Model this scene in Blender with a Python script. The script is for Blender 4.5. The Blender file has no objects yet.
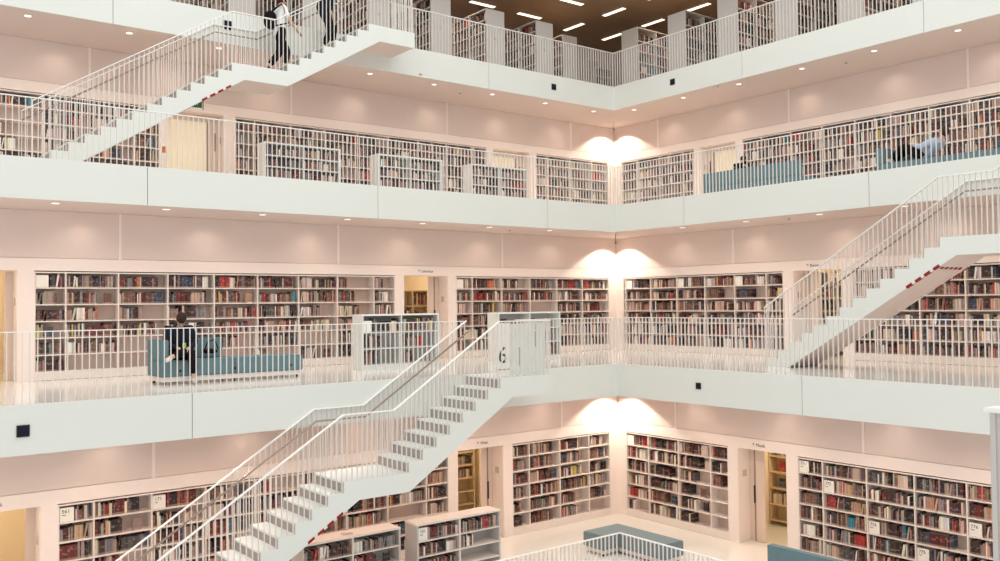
import bpy, bmesh, math, random
from mathutils import Vector, Matrix, Euler
random.seed(7)
C = bpy.context.scene.collection
PI = math.pi
# ------------------------------------------------------------------ levels
LV = {'D': dict(v=12.07, w=16.45, z=0.0), 'C': dict(v=14.38, w=19.06, z=4.0),
      'B': dict(v=17.15, w=21.58, z=8.0), 'A': dict(v=19.48, w=24.10, z=12.0)}
CEIL = 3.29
EYE = 5.376
ORD = ['zeroth','first','second','third','fourth','fifth','sixth','seventh','eighth','ninth','tenth','eleventh','twelfth',
       'thirteenth','fourteenth','fifteenth','sixteenth','seventeenth','eighteenth','nineteenth','twentieth']
def nth(n):
    if n < len(ORD): return ORD[n]
    return '%d%s' % (n, {1: 'st', 2: 'nd', 3: 'rd'}.get(n % 10, 'th'))

# ------------------------------------------------------------------ materials
def mat(name, col, rough=0.6, spec=0.4, metal=0.0, noise=0.0, nscale=6.0, bump=0.0, emit=None, estr=0.0, col2=None):
    m = bpy.data.materials.new(name); m.use_nodes = True
    nt = m.node_tree; b = nt.nodes['Principled BSDF']
    b.inputs['Base Color'].default_value = (*col, 1); b.inputs['Roughness'].default_value = rough
    b.inputs['Specular IOR Level'].default_value = spec; b.inputs['Metallic'].default_value = metal
    if noise or bump:
        tc = nt.nodes.new('ShaderNodeTexCoord'); n = nt.nodes.new('ShaderNodeTexNoise')
        n.inputs['Scale'].default_value = nscale; n.inputs['Detail'].default_value = 3
        nt.links.new(tc.outputs['Object'], n.inputs['Vector'])
        if noise:
            mx = nt.nodes.new('ShaderNodeMix'); mx.data_type = 'RGBA'
            c2 = col2 or tuple(max(0, c * (1 - noise)) for c in col)
            mx.inputs[6].default_value = (*col, 1); mx.inputs[7].default_value = (*c2, 1)
            nt.links.new(n.outputs['Fac'], mx.inputs[0]); nt.links.new(mx.outputs[2], b.inputs['Base Color'])
        if bump:
            bp = nt.nodes.new('ShaderNodeBump'); bp.inputs['Strength'].default_value = bump; bp.inputs['Distance'].default_value = 0.01
            nt.links.new(n.outputs['Fac'], bp.inputs['Height']); nt.links.new(bp.outputs['Normal'], b.inputs['Normal'])
    if emit:
        b.inputs['Emission Color'].default_value = (*emit, 1); b.inputs['Emission Strength'].default_value = estr
    return m
M = {}
M['fascia'] = mat('white_coated_panel', (0.755, 0.764, 0.722), 0.5, 0.3, noise=0.03, nscale=0.6)
M['wall'] = mat('peach_white_plaster', (0.94, 0.83, 0.775), 0.7, 0.2, noise=0.03, nscale=0.8)
M['fabric'] = mat('rose_beige_acoustic_panel', (0.80, 0.67, 0.615), 0.9, 0.1, noise=0.06, nscale=1.5, bump=0.05)
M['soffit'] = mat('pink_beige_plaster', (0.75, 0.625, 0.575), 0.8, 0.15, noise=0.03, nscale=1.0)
M['floor'] = mat('polished_pale_floor', (0.83, 0.81, 0.765), 0.14, 0.5, noise=0.05, nscale=0.5)
M['steel'] = mat('white_powder_coated_steel', (0.80, 0.75, 0.71), 0.45, 0.4, noise=0.02, nscale=3)
M['rail'] = mat('bright_white_steel', (0.92, 0.89, 0.86), 0.4, 0.4, noise=0.02, nscale=3)
M['bronze'] = mat('brown_steel_tube', (0.36, 0.27, 0.22), 0.35, 0.5, metal=0.3, noise=0.05)
M['shelf'] = mat('white_lacquered_shelf', (0.86, 0.77, 0.71), 0.45, 0.4, noise=0.02, nscale=2)
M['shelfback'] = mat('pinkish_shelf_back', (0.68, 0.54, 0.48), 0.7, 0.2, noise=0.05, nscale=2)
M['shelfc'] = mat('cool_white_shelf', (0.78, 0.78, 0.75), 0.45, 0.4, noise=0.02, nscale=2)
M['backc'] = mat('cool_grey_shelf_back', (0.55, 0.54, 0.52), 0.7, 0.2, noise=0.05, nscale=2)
M['greyend'] = mat('light_grey_end_panel', (0.60, 0.56, 0.53), 0.6, 0.3, noise=0.03, nscale=2)
M['sofa'] = mat('teal_blue_upholstery', (0.155, 0.245, 0.275), 0.85, 0.15, noise=0.18, nscale=14, bump=0.1)
M['sofatop'] = mat('grey_blue_upholstery', (0.20, 0.255, 0.275), 0.85, 0.15, noise=0.15, nscale=14, bump=0.1)
M['riser'] = mat('shade_grey_riser', (0.43, 0.385, 0.365), 0.6, 0.3, noise=0.05, nscale=3)  # shade on the stair risers is put into this grey
M['tread'] = mat('pale_terrazzo_tread', (0.86, 0.87, 0.84), 0.4, 0.4, noise=0.04, nscale=10)
M['red'] = mat('dark_red_tape', (0.30, 0.01, 0.015), 0.5, 0.3, noise=0.1)
M['black'] = mat('black_plastic', (0.02, 0.016, 0.016), 0.5, 0.3, noise=0.1)
M['paper'] = mat('white_paper_board', (0.90, 0.87, 0.80), 0.6, 0.2, noise=0.02)
M['ink'] = mat('dark_print', (0.10, 0.085, 0.08), 0.6, 0.2, noise=0.05)
M['leaf'] = mat('beige_door_leaf', (0.78, 0.62, 0.52), 0.5, 0.3, noise=0.03, nscale=1)
M['room'] = mat('warm_room_paint', (0.88, 0.76, 0.60), 0.8, 0.2, noise=0.03, nscale=1)
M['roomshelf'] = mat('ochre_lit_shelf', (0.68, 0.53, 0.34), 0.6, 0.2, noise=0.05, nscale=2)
M['lamp'] = mat('lit_diffuser', (1, .9, .8), 0.5, 0.2, noise=0.01, emit=(1.0, 0.84, 0.66), estr=2.2)
M['disc'] = mat('lit_downlight_lens', (1, .95, .9), 0.5, 0.2, noise=0.01, emit=(1.0, 0.90, 0.80), estr=1.2)
M['trimring'] = mat('downlight_ring', (0.75, 0.66, 0.6), 0.5, 0.3, noise=0.02)
M['skin'] = mat('skin', (0.62, 0.40, 0.30), 0.6, 0.3, noise=0.05)
M['hair'] = mat('dark_brown_hair', (0.05, 0.025, 0.018), 0.7, 0.2, noise=0.3, nscale=40, bump=0.2)
M['navy'] = mat('dark_navy_cloth', (0.018, 0.02, 0.035), 0.9, 0.1, noise=0.2, nscale=20)
M['blackcloth'] = mat('black_cloth', (0.012, 0.009, 0.011), 0.9, 0.1, noise=0.2, nscale=20)
M['whitecloth'] = mat('white_cotton', (0.86, 0.86, 0.84), 0.9, 0.1, noise=0.06, nscale=10)
M['bluecloth'] = mat('pale_blue_shirt', (0.42, 0.52, 0.66), 0.9, 0.1, noise=0.15, nscale=14)
M['shoe'] = mat('white_sneaker', (0.75, 0.74, 0.72), 0.6, 0.3, noise=0.1)
M['green'] = mat('green_phone_case', (0.25, 0.50, 0.10), 0.5, 0.4, noise=0.05)
M['exit'] = mat('green_sign', (0.02, 0.16, 0.05), 0.5, 0.3, noise=0.05)
# frosted door glass: pale yellow pane, own emission stands in for light behind it
M['frost'] = mat('frosted_glass_yellow_glow', (0.84, 0.74, 0.56), 0.25, 0.5, noise=0.08, nscale=1.2, emit=(1.0, 0.84, 0.58), estr=0.20)
# wood slat ceiling
def wood():
    m = bpy.data.materials.new('brown_timber_ceiling'); m.use_nodes = True; nt = m.node_tree; b = nt.nodes['Principled BSDF']
    tc = nt.nodes.new('ShaderNodeTexCoord'); mp = nt.nodes.new('ShaderNodeMapping'); mp.inputs['Scale'].default_value = (0.25, 5, 1)
    n = nt.nodes.new('ShaderNodeTexNoise'); n.inputs['Scale'].default_value = 3; n.inputs['Detail'].default_value = 5
    r = nt.nodes.new('ShaderNodeValToRGB'); r.color_ramp.elements[0].color = (0.27, 0.155, 0.08, 1); r.color_ramp.elements[1].color = (0.44, 0.27, 0.15, 1)
    nt.links.new(tc.outputs['Object'], mp.inputs['Vector']); nt.links.new(mp.outputs[0], n.inputs['Vector'])
    nt.links.new(n.outputs['Fac'], r.inputs[0]); nt.links.new(r.outputs[0], b.inputs['Base Color']); b.inputs['Roughness'].default_value = 0.5
    return m
M['wood'] = wood()
def book_mat(name, objmode):
    m = bpy.data.materials.new(name); m.use_nodes = True; nt = m.node_tree; b = nt.nodes['Principled BSDF']
    if objmode:
        oi = nt.nodes.new('ShaderNodeObjectInfo'); col = oi.outputs['Color']; rnd = oi.outputs['Random']
    else:
        a = nt.nodes.new('ShaderNodeAttribute'); a.attribute_name = 'bcol'; col = a.outputs['Color']
        a2 = nt.nodes.new('ShaderNodeAttribute'); a2.attribute_name = 'brnd'; rnd = a2.outputs['Fac']
    h = nt.nodes.new('ShaderNodeAttribute'); h.attribute_name = 'hv'
    def mth(op, x, y):
        n = nt.nodes.new('ShaderNodeMath'); n.operation = op
        for i, q in enumerate((x, y)):
            if isinstance(q, (int, float)): n.inputs[i].default_value = q
            else: nt.links.new(q, n.inputs[i])
        return n.outputs[0]
    c = mth('ADD', mth('MULTIPLY', rnd, 0.5), 0.3)          # centre of the title band up the spine
    d = mth('ABSOLUTE', mth('SUBTRACT', h.outputs['Fac'], c), 0)
    band = mth('MULTIPLY', mth('LESS_THAN', d, mth('MULTIPLY', mth('FRACT', mth('MULTIPLY', rnd, 7.3), 0), 0.10)), 0.25)
    lab = mth('MULTIPLY', mth('LESS_THAN', h.outputs['Fac'], 0.14), 0.35)   # white shelf-mark sticker at the foot of the spine
    mx = nt.nodes.new('ShaderNodeMix'); mx.data_type = 'RGBA'; mx.inputs[7].default_value = (0.62, 0.50, 0.43, 1)
    nt.links.new(mth('MAXIMUM', band, lab), mx.inputs[0]); nt.links.new(col, mx.inputs[6])
    nt.links.new(mx.outputs[2], b.inputs['Base Color']); b.inputs['Roughness'].default_value = 0.5
    return m
M['bookobj'] = book_mat('printed_book_cover', True)
M['bookmass'] = book_mat('printed_book_covers_far', False)

# ------------------------------------------------------------------ mesh helpers
class MB:
    def __init__(s): s.v = []; s.f = []; s.mi = []
    def quadbox(s, p, mi=0):            # p: 8 points, bottom 4 ccw then top 4 ccw
        n = len(s.v); s.v += [tuple(q) for q in p]
        for f in ((3,2,1,0),(4,5,6,7),(0,1,5,4),(1,2,6,5),(2,3,7,6),(3,0,4,7)):
            s.f.append(tuple(n+i for i in f)); s.mi.append(mi)
    def box(s, x0, x1, y0, y1, z0, z1, mi=0):
        x0,x1=min(x0,x1),max(x0,x1); y0,y1=min(y0,y1),max(y0,y1); z0,z1=min(z0,z1),max(z0,z1)
        s.quadbox([(x0,y0,z0),(x1,y0,z0),(x1,y1,z0),(x0,y1,z0),(x0,y0,z1),(x1,y0,z1),(x1,y1,z1),(x0,y1,z1)], mi); return s
    def prism(s, prof, to3a, to3b, mi=0):   # profile extruded between two mappings
        n = len(s.v); k = len(prof)
        s.v += [to3a(*p) for p in prof] + [to3b(*p) for p in prof]
        s.f.append(tuple(n+i for i in range(k))); s.mi.append(mi)
        s.f.append(tuple(n+k+i for i in reversed(range(k)))); s.mi.append(mi)
        for i in range(k):
            j = (i+1) % k; s.f.append((n+i, n+k+i, n+k+j, n+j)); s.mi.append(mi)
        return s
    def tube(s, pts, r, seg=8, mi=0):
        pts = [Vector(p) for p in pts]; n0 = len(s.v)
        for i, p in enumerate(pts):
            a = pts[max(0,i-1)]; b = pts[min(len(pts)-1,i+1)]; t = (b-a).normalized()
            u = t.cross(Vector((0,0,1)));
            if u.length < 1e-3: u = Vector((1,0,0))
            u.normalize(); w = u.cross(t)
            for k in range(seg):
                q = p + (u*math.cos(2*PI*k/seg) + w*math.sin(2*PI*k/seg))*r; s.v.append(tuple(q))
        for i in range(len(pts)-1):
            for k in range(seg):
                a=n0+i*seg+k; b=n0+i*seg+(k+1)%seg; s.f.append((a,b,b+seg,a+seg)); s.mi.append(mi)
        s.f.append(tuple(n0+k for k in reversed(range(seg)))); s.mi.append(mi)
        e=n0+(len(pts)-1)*seg; s.f.append(tuple(e+k for k in range(seg))); s.mi.append(mi)
        return s
    def mesh(s, name, mats, bevel=0.0, smooth=False):
        me = bpy.data.meshes.new(name); me.from_pydata(s.v, [], s.f)
        for m in mats: me.materials.append(m)
        me.polygons.foreach_set('material_index', s.mi)
        bm = bmesh.new(); bm.from_mesh(me); bmesh.ops.recalc_face_normals(bm, faces=bm.faces)
        if bevel:
            bmesh.ops.bevel(bm, geom=list(bm.edges), offset=bevel, segments=2, affect='EDGES', clamp_overlap=True)
        if smooth:
            for f in bm.faces: f.smooth = True
        bm.to_mesh(me); bm.free(); return me
def link(name, me, parent=None, loc=None):
    o = bpy.data.objects.new(name, me); C.objects.link(o)
    if parent: o.parent = parent
    if loc is not None: o.location = loc
    return o
def build(name, mb, mats, parent=None, bevel=0.0, smooth=False):
    if not isinstance(mats, (list, tuple)): mats = [mats]
    if parent is not None and parent.type == 'EMPTY':
        off = Vector(parent.location)
        if parent.parent: off = off + Vector(parent.parent.location)
        mb.v = [tuple(Vector(p)-off) for p in mb.v]
    elif parent is not None and parent.parent is not None and parent.parent.type == 'EMPTY':
        off = Vector(parent.parent.location); mb.v = [tuple(Vector(p)-off) for p in mb.v]
    return link(name, mb.mesh(name, mats, bevel, smooth), parent)
def thing(name, label, cat, loc=(0,0,0), group=None):
    o = bpy.data.objects.new(name, None); C.objects.link(o); o.location = loc; o.empty_display_size = 0.2
    return tag(o, label, cat, group)
def tag(o, label, cat, group=None, kind=None):
    o['label'] = label; o['category'] = cat
    if group: o['group'] = group
    if kind: o['kind'] = kind
    return o
def struct(name, mb, mats, bevel=0.0):
    o = build(name, mb, mats, None, bevel); o['kind'] = 'structure'; return o
# left wing: a runs along x, b is depth y.  right wing: a runs along y, b is depth x.
def P(side, a, b, z): return (a, b, z) if side == 'L' else (b, a, z)
def sbox(mb, side, a0, a1, b0, b1, z0, z1, mi=0):
    if side == 'L': mb.box(a0, a1, b0, b1, z0, z1, mi)
    else: mb.box(b0, b1, a0, a1, z0, z1, mi)
    return mb
SN = {'L': 'left', 'R': 'right'}
LN = {'D': 'lowest', 'C': 'middle', 'B': 'upper', 'A': 'top'}

# ------------------------------------------------------------------ slabs, fascia, ceilings
EXT = -3.0
joints = {'A': (4.93, 4.88), 'B': (4.95, 4.90), 'C': (4.84, 4.81), 'D': (4.8, 4.8)}
tn = 0
for k in 'DCBA':
    v, w, z = LV[k]['v'], LV[k]['w'], LV[k]['z']
    out = w + 4.2
    mb = MB(); prof = [(EXT, v+.04), (v+.04, v+.04), (v+.04, EXT), (out, EXT), (out, out), (EXT, out)]
    mb.prism(prof, lambda x, y: (x, y, z-.03), lambda x, y: (x, y, z)); struct('floor', mb, M['floor'])
    lower = {'D': 'D', 'C': 'D', 'B': 'C', 'A': 'B'}[k]
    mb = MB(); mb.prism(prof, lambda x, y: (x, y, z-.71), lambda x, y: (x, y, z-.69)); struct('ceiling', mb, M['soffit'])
    mb = MB(); prof = [(EXT, v+.06), (v+.06, v+.06), (v+.06, EXT), (out, EXT), (out, out), (EXT, out)]
    mb.prism(prof, lambda x, y: (x, y, z-.69), lambda x, y: (x, y, z-.03)); struct('floor', mb, M['riser'])   # slab core between the finishes
    for side in 'LR':
        j0, dj = joints[k]
        cuts = [EXT] + [j0+dj*i for i in range(-1, 5) if EXT < j0+dj*i < v-0.5] + [v + (.04 if side == 'L' else 0)]
        for i in range(len(cuts)-1):
            tn += 1; mb = MB()
            sbox(mb, side, cuts[i]+(.012 if i else 0), cuts[i+1], v, v+.04, z-.712, z+.004)
            struct('trim_%d' % tn, mb, M['fascia'])
# top ceiling, timber, ring around the void
zc = 14.9; v = LV['A']['v']+1.0; mb = MB(); out = 28.5
prof = [(EXT, v-1.0), (v-1.0, v-1.0), (v-1.0, EXT), (out, EXT), (out, out), (EXT, out)]
mb.prism(prof, lambda x, y: (x, y, zc), lambda x, y: (x, y, zc+.3)); struct('ceiling', mb, M['wood'])
mb = MB()
mb.box(EXT, 24.1, 24.1, 24.3, 12, 14.9); struct('wall_left', mb, M['wall'])
mb = MB(); mb.box(24.1, 24.3, EXT, 24.3, 12, 14.9); struct('wall_right', mb, M['wall'])

# ------------------------------------------------------------------ books
PAL = [((.06,.025,.022),'dark brown',12),((.025,.016,.018),'black',11),((.13,.022,.02),'dark red',8),((.36,.035,.03),'red',3),
       ((.60,.49,.41),'cream',7),((.74,.67,.61),'white',6),((.30,.21,.18),'taupe',7),((.17,.085,.06),'brown',9),
       ((.45,.27,.18),'tan',4),((.45,.14,.06),'orange',1.5),((.04,.06,.10),'navy blue',3),((.04,.20,.27),'teal',.7),
       ((.48,.36,.09),'yellow',.7),((.22,.20,.20),'grey',5),((.48,.33,.28),'pale pink',4),((.08,.07,.07),'charcoal',6)]
PALX = [p for p in PAL for _ in range(int(p[2]*2))]
books = []      # dict(side,a,b,z,w,d,h,col,name,lean,rank,lab)
def vis_left(side, a, b):
    return a > (0.163*b-.3) if side == 'L' else a > (0.4275*b-.3)
def fill_shelf(side, a0, a1, bf, z, hmax, depth=.235, frac=None, lab=None, run=None, jit=True, occl=1.0, dirn=1, cool=False):
    L_ = a1-a0
    if frac is None:
        frac = random.choice([1, .98, .95, .9, .85, .8, .7, .6, .96, .92])
    end = a0 + L_*frac; a = a0+.012; base = random.uniform(.66, .86)
    n = 0; idx0 = len(books); series = 0; sc = None
    # on the right wing 'left in the picture' is the larger a
    while a < end-.02:
        if series <= 0:
            if random.random() < .10: series = random.randint(3, 8); sc = random.choice(PALX); sw = random.uniform(.02,.04); sh = random.uniform(.7,.85)
            else: sc = None
        c = sc if series > 0 else random.choice(PALX); series -= 1
        w = (sw if sc is not None else random.choice([.016,.02,.022,.026,.03,.034,.04,.05]))
        h = hmax*((sh if sc is not None else min(.95, max(.55, random.gauss(base, .07)))))
        if a+w > a1-.005: break
        lean = 0
        if n and random.random() < .04 and a+w+.07 < end: lean = random.uniform(.10, .22); 
        br = random.uniform(.65, 1.45); cc = tuple(min(.85, max(0, q*br*random.uniform(.88, 1.12))) for q in c[0])
        books.append(dict(side=side, a=a, b=bf+random.uniform(0,.02), z=z, w=w, d=depth*random.uniform(.85,1)-.02, h=h, col=cc, cname=c[1], lean=lean, lab=lab, occl=occl, dirn=dirn))
        a += w + .0015 + (math.sin(lean)*h if lean else 0); n += 1
    # now and then one book shown face out in the empty stretch
    if frac < .8 and random.random() < .35 and a1-end > .22:
        c = random.choice(PALX); w = random.uniform(.13, .16)
        books.append(dict(side=side, a=(end+a1)/2-w/2+.02, b=bf+.05, z=z, w=w, d=.03, h=hmax*.7, col=c[0], cname=c[1], lean=0, lab=lab, occl=occl, dirn=dirn)); n += 1
    if dirn < 0:
        pass
    rows = books[idx0:]
    rows.sort(key=lambda q: q['a'], reverse=(side == 'R'))
    for i, q in enumerate(rows): q['i'] = i+1

# ------------------------------------------------------------------ signs / text
def text_mesh(txt, size):
    cu = bpy.data.curves.new('t', 'FONT'); cu.body = txt; cu.size = size; cu.extrude = 0.0015
    o = bpy.data.objects.new('t', cu); C.objects.link(o); bpy.context.view_layer.update()
    dg = bpy.context.evaluated_depsgraph_get(); me = bpy.data.meshes.new_from_object(o.evaluated_get(dg)); bpy.data.objects.remove(o)
    me.name = 'lettering'; return me
def put_text(txt, size, side, a, b, z, parent=None, name='lettering', m='ink'):
    me = text_mesh(txt, size); me.materials.clear(); me.materials.append(M[m])
    o = link(name, me, parent)
    off = Vector(parent.location) if parent is not None else Vector((0,0,0))
    o.location = Vector(P(side, a, b, z)) - off
    # text reads towards the void: left wing +x, right wing -y
    o.rotation_euler = (PI/2, 0, 0) if side == 'L' else (PI/2, 0, -PI/2)
    return o
def shelf_sign(side, a, b, z, num, where, w=.22, h=.235):
    t = thing('shelf_sign', 'white square sign board%s %s' % (' reading '+num if num else '', where), 'sign', P(side, a, b, z), 'white shelf signs')
    mb = MB(); sbox(mb, side, a, a+w if side == 'L' else a-w, b, b+.02, z, z+h); sb = build('sign_board', mb, M['paper'], t, bevel=.002)
    if num:
        o1 = put_text(num, .085, side, a+(.03 if side == 'L' else -.03), b-.002, z+h*.62, t)
        o2 = put_text('Regal', .028, side, a+(.03 if side == 'L' else -.03), b-.002, z+h*.45, t, name='small_print')
        o1.parent = sb; o2.parent = sb
    return t

# ------------------------------------------------------------------ wall bookcases
BASE = .15; TOP = 2.10; ROWS = 6
def wall_bookcase(k, side, a0, a1, lines, label, short, empty=0.0, occl=1.0, fills=None, warm=True):
    v, w, z = LV[k]['v'], LV[k]['w'], LV[k]['z']
    t = thing('bookcase', label, 'bookcase', P(side, (a0+a1)/2, w, z), 'built-in wall bookcases')
    dep = .29; th = .025; pitch = (TOP-BASE)/ROWS
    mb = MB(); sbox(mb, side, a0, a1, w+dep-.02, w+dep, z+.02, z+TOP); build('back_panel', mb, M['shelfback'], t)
    mb = MB(); sbox(mb, side, a0, a1, w, w+.03, z+.005, z+BASE); build('plinth', mb, M['shelf'], t)
    mb = MB(); sbox(mb, side, a0, a1, w-.004, w+dep, z+TOP-.025, z+TOP); build('top_panel', mb, M['shelf'], t)
    ed = [a0] + [x for x in lines if a0+.1 < x < a1-.1] + [a1]
    for i, x in enumerate(ed):
        e = 0 if 0 < i < len(ed)-1 else (th/2 if i == 0 else -th/2)
        mb = MB(); sbox(mb, side, x-th/2+e, x+th/2+e, w, w+dep-.02, z+BASE, z+TOP-.025); build('upright', mb, M['shelf'], t)
    for i in range(len(ed)-1):
        l, r = ed[i]+th*(1 if i == 0 else .5), ed[i+1]-th*(1 if i == len(ed)-2 else .5)
        bay = (i+1) if side == 'L' else len(ed)-1-i
        for j in range(ROWS):
            zz = z+BASE+pitch*j
            mb = MB(); sbox(mb, side, l, r, w+.004, w+dep-.02, zz, zz+.024); build('shelf', mb, M['shelf'], t)
            row = ROWS-j
            if not vis_left(side, r, w): continue
            fr = None
            if fills and (bay, row) in fills: fr = fills[(bay, row)]
            elif random.random() < empty: fr = random.choice([0, .3, .5])
            l2 = l; 
            sg = SIGNS.get((k, side, short, bay, row))
            if sg is not None:
                if side == 'L': shelf_sign(side, l+.01, w+.02, zz+.026, sg[0], sg[1]); l2 = l+.25
            r2 = r
            if sg is not None and side == 'R': shelf_sign(side, r-.01, w+.02, zz+.026, sg[0], sg[1]); r2 = r-.25
            if fr == 0: continue
            if side == 'L':
                fill_shelf(side, l2, r2, w+.04, zz+.025, pitch-.03, frac=fr, lab=(short, bay, row), occl=occl)
            else:
                # books pushed to the left of the bay as seen, i.e. towards larger a: mirror the run
                n0 = len(books); fill_shelf(side, l2, r2, w+.04, zz+.025, pitch-.03, frac=fr, lab=(short, bay, row), occl=occl)
                seg = books[n0:]
                for q in seg: q['a'] = l2+r2-q['a']-q['w']; q['lean'] = -q['lean']
                seg.sort(key=lambda q: -q['a'])
                for ii, q in enumerate(seg): q['i'] = ii+1
    return t
SIGNS = {
 ('D','R','lower right wall bookcase',1,1): ('771', 'in the top left compartment of the lower right bookcase'),
 ('D','R','lower right wall bookcase',2,2): ('772', 'on second shelf, second bay of the lower right bookcase'),
 ('D','R','lower right wall bookcase',3,4): ('774', 'on fourth shelf, third bay of the lower right bookcase'),
 ('D','R','lower right wall bookcase',4,5): ('775', 'low in the fourth bay of the lower right bookcase'),
 ('D','R','lower right wall bookcase',5,3): ('776', 'beside the grey railing end at right, lower bookcase'),
 ('D','R','corner right lowest bookcase',1,1): ('', 'at top left of the lowest bookcase right of corner'),
 ('D','L','lower left wall bookcase',1,1): ('561', 'at the top left of the lower left bookcase'),
 ('D','L','lower left wall bookcase',3,1): ('171', 'just above the lower stair handrail, lower left bookcase'),
 ('C','L','middle left wall bookcase',1,1): ('', 'top left of the bookcase behind the sofa'),
 ('C','L','middle corner left bookcase',1,1): ('', 'beside the middle left doorway, corner bookcase'),
 ('C','R','middle corner right bookcase',2,1): ('', 'second bay, middle bookcase right of the corner'),
 ('C','R','middle corner right bookcase',4,1): ('', 'fourth bay, middle bookcase right of the corner'),
 ('C','R','middle corner right bookcase',6,1): ('', 'last bay, middle bookcase right of the corner'),
}
def ln(s, p, n=18): return [s+p*i for i in range(-5, n)]
dl = ln(3.865, .963); cl = ln(3.96, .981); bl = ln(8.865, .972)
cf = {}     # picture-matched fill of the lowest corner bookcases: (bay,row): share filled
for key, f in {(1,1):.95,(1,2):.8,(1,3):.95,(1,4):.7,(1,5):.6,(1,6):.6,(2,1):.8,(2,2):.75,(2,3):.7,(2,4):.97,(2,5):.9,(2,6):.8,
               (3,1):.7,(3,2):.7,(3,3):.8,(3,4):.97,(3,5):.55,(3,6):.6,(4,1):.75,(4,2):.9,(4,3):.6,(4,4):.85,(4,5):.8,(4,6):0}.items(): cf[key] = f
cr = {}
for key, f in {(1,1):.97,(1,2):.8,(1,3):.97,(1,4):.97,(1,5):.9,(1,6):.3,(2,1):.99,(2,2):.97,(2,3):.7,(2,4):.97,(2,5):.5,(2,6):.95,
               (3,1):.98,(3,2):.65,(3,3):.45,(3,4):.35,(3,5):.5,(3,6):.4,(4,1):.9,(4,2):.6,(4,3):.6,(4,4):0,(4,5):0,(4,6):0}.items(): cr[key] = f
wall_bookcase('D','L',12.97,16.15,dl,'white built-in bookcase left of the corner on the lowest level, sparsely filled','corner left lowest bookcase',fills=cf,occl=.8)
wall_bookcase('D','R',12.98,16.18,dl,'white built-in bookcase right of the corner on the lowest level, lower right shelves empty','corner right lowest bookcase',fills=cr,occl=.8)
wall_bookcase('D','L',3.30,11.19,dl,'long white bookcase behind the lower staircase at lower left','lower left wall bookcase',empty=.12,occl=.35)
wall_bookcase('D','R',3.30,11.19,dl,'long densely filled white bookcase at lower right beside the grey railing end','lower right wall bookcase',empty=.03)
cfl = {(1,6):.9,(2,6):0,(3,6):0,(3,1):.8,(3,3):.5,(2,3):.6,(1,2):.75,(4,6):.2,(5,6):0,(6,6):.3,(9,1):.5,(9,2):.7}
wall_bookcase('C','L',3.40,11.42,cl,'long white bookcase behind the seated person and blue sofa','middle left wall bookcase',empty=.12,fills=cfl,occl=.7)
wall_bookcase('C','L',13.24,18.77,cl,'white bookcase left of the corner on the middle level, behind display case','middle corner left bookcase',empty=.05,occl=.6)
wall_bookcase('C','R',13.26,18.78,cl,'white bookcase right of the corner on the middle level','middle corner right bookcase',empty=.05,occl=.6)
wall_bookcase('C','R',3.40,11.42,cl,'long white bookcase behind and below the right staircase','middle far right bookcase',empty=.03,occl=.6)
wall_bookcase('B','L',-1.0,6.52,bl,'upper level bookcase behind the upper left staircase','upper far left bookcase',empty=.02,occl=.5)
wall_bookcase('B','L',8.35,16.18,bl,'long upper level bookcase behind the first two low display cases','upper left bookcase',empty=.02,occl=.5)
wall_bookcase('B','L',18.11,21.27,bl,'upper level bookcase immediately left of the corner','upper corner left bookcase',empty=0,occl=.5)
wall_bookcase('B','R',18.12,21.27,bl,'upper level bookcase immediately right of the corner','upper corner right bookcase',empty=0,occl=.5)
wall_bookcase('B','R',8.35,16.33,bl,'long upper level bookcase behind the reclining reader at right','upper right bookcase',empty=.01,occl=.5)

# ------------------------------------------------------------------ walls (posts, band, upper fabric panels)
openings = {   # (a0,a1,kind)
 ('D','L'): [(3.30,11.19,'b'),(11.43,12.72,'d'),(12.97,16.15,'b'),(1.75,3.05,'d')],
 ('D','R'): [(3.30,11.19,'b'),(11.46,12.73,'d'),(12.98,16.18,'b')],
 ('C','L'): [(3.40,11.42,'b'),(11.67,13.0,'d'),(13.24,18.77,'b'),(1.85,3.12,'d')],
 ('C','R'): [(3.40,11.42,'b'),(11.67,12.98,'d'),(13.26,18.78,'b')],
 ('B','L'): [(-1.0,6.52,'b'),(6.68,8.07,'d'),(8.35,16.18,'b'),(16.41,17.83,'d'),(18.11,21.27,'b')],
 ('B','R'): [(8.35,16.33,'b'),(16.58,17.89,'d'),(18.12,21.27,'b'),(6.68,8.07,'d')]}
pj = {'D': (4.86, 4.83), 'C': (4.97, 4.90), 'B': (4.97, 4.88)}
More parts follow.
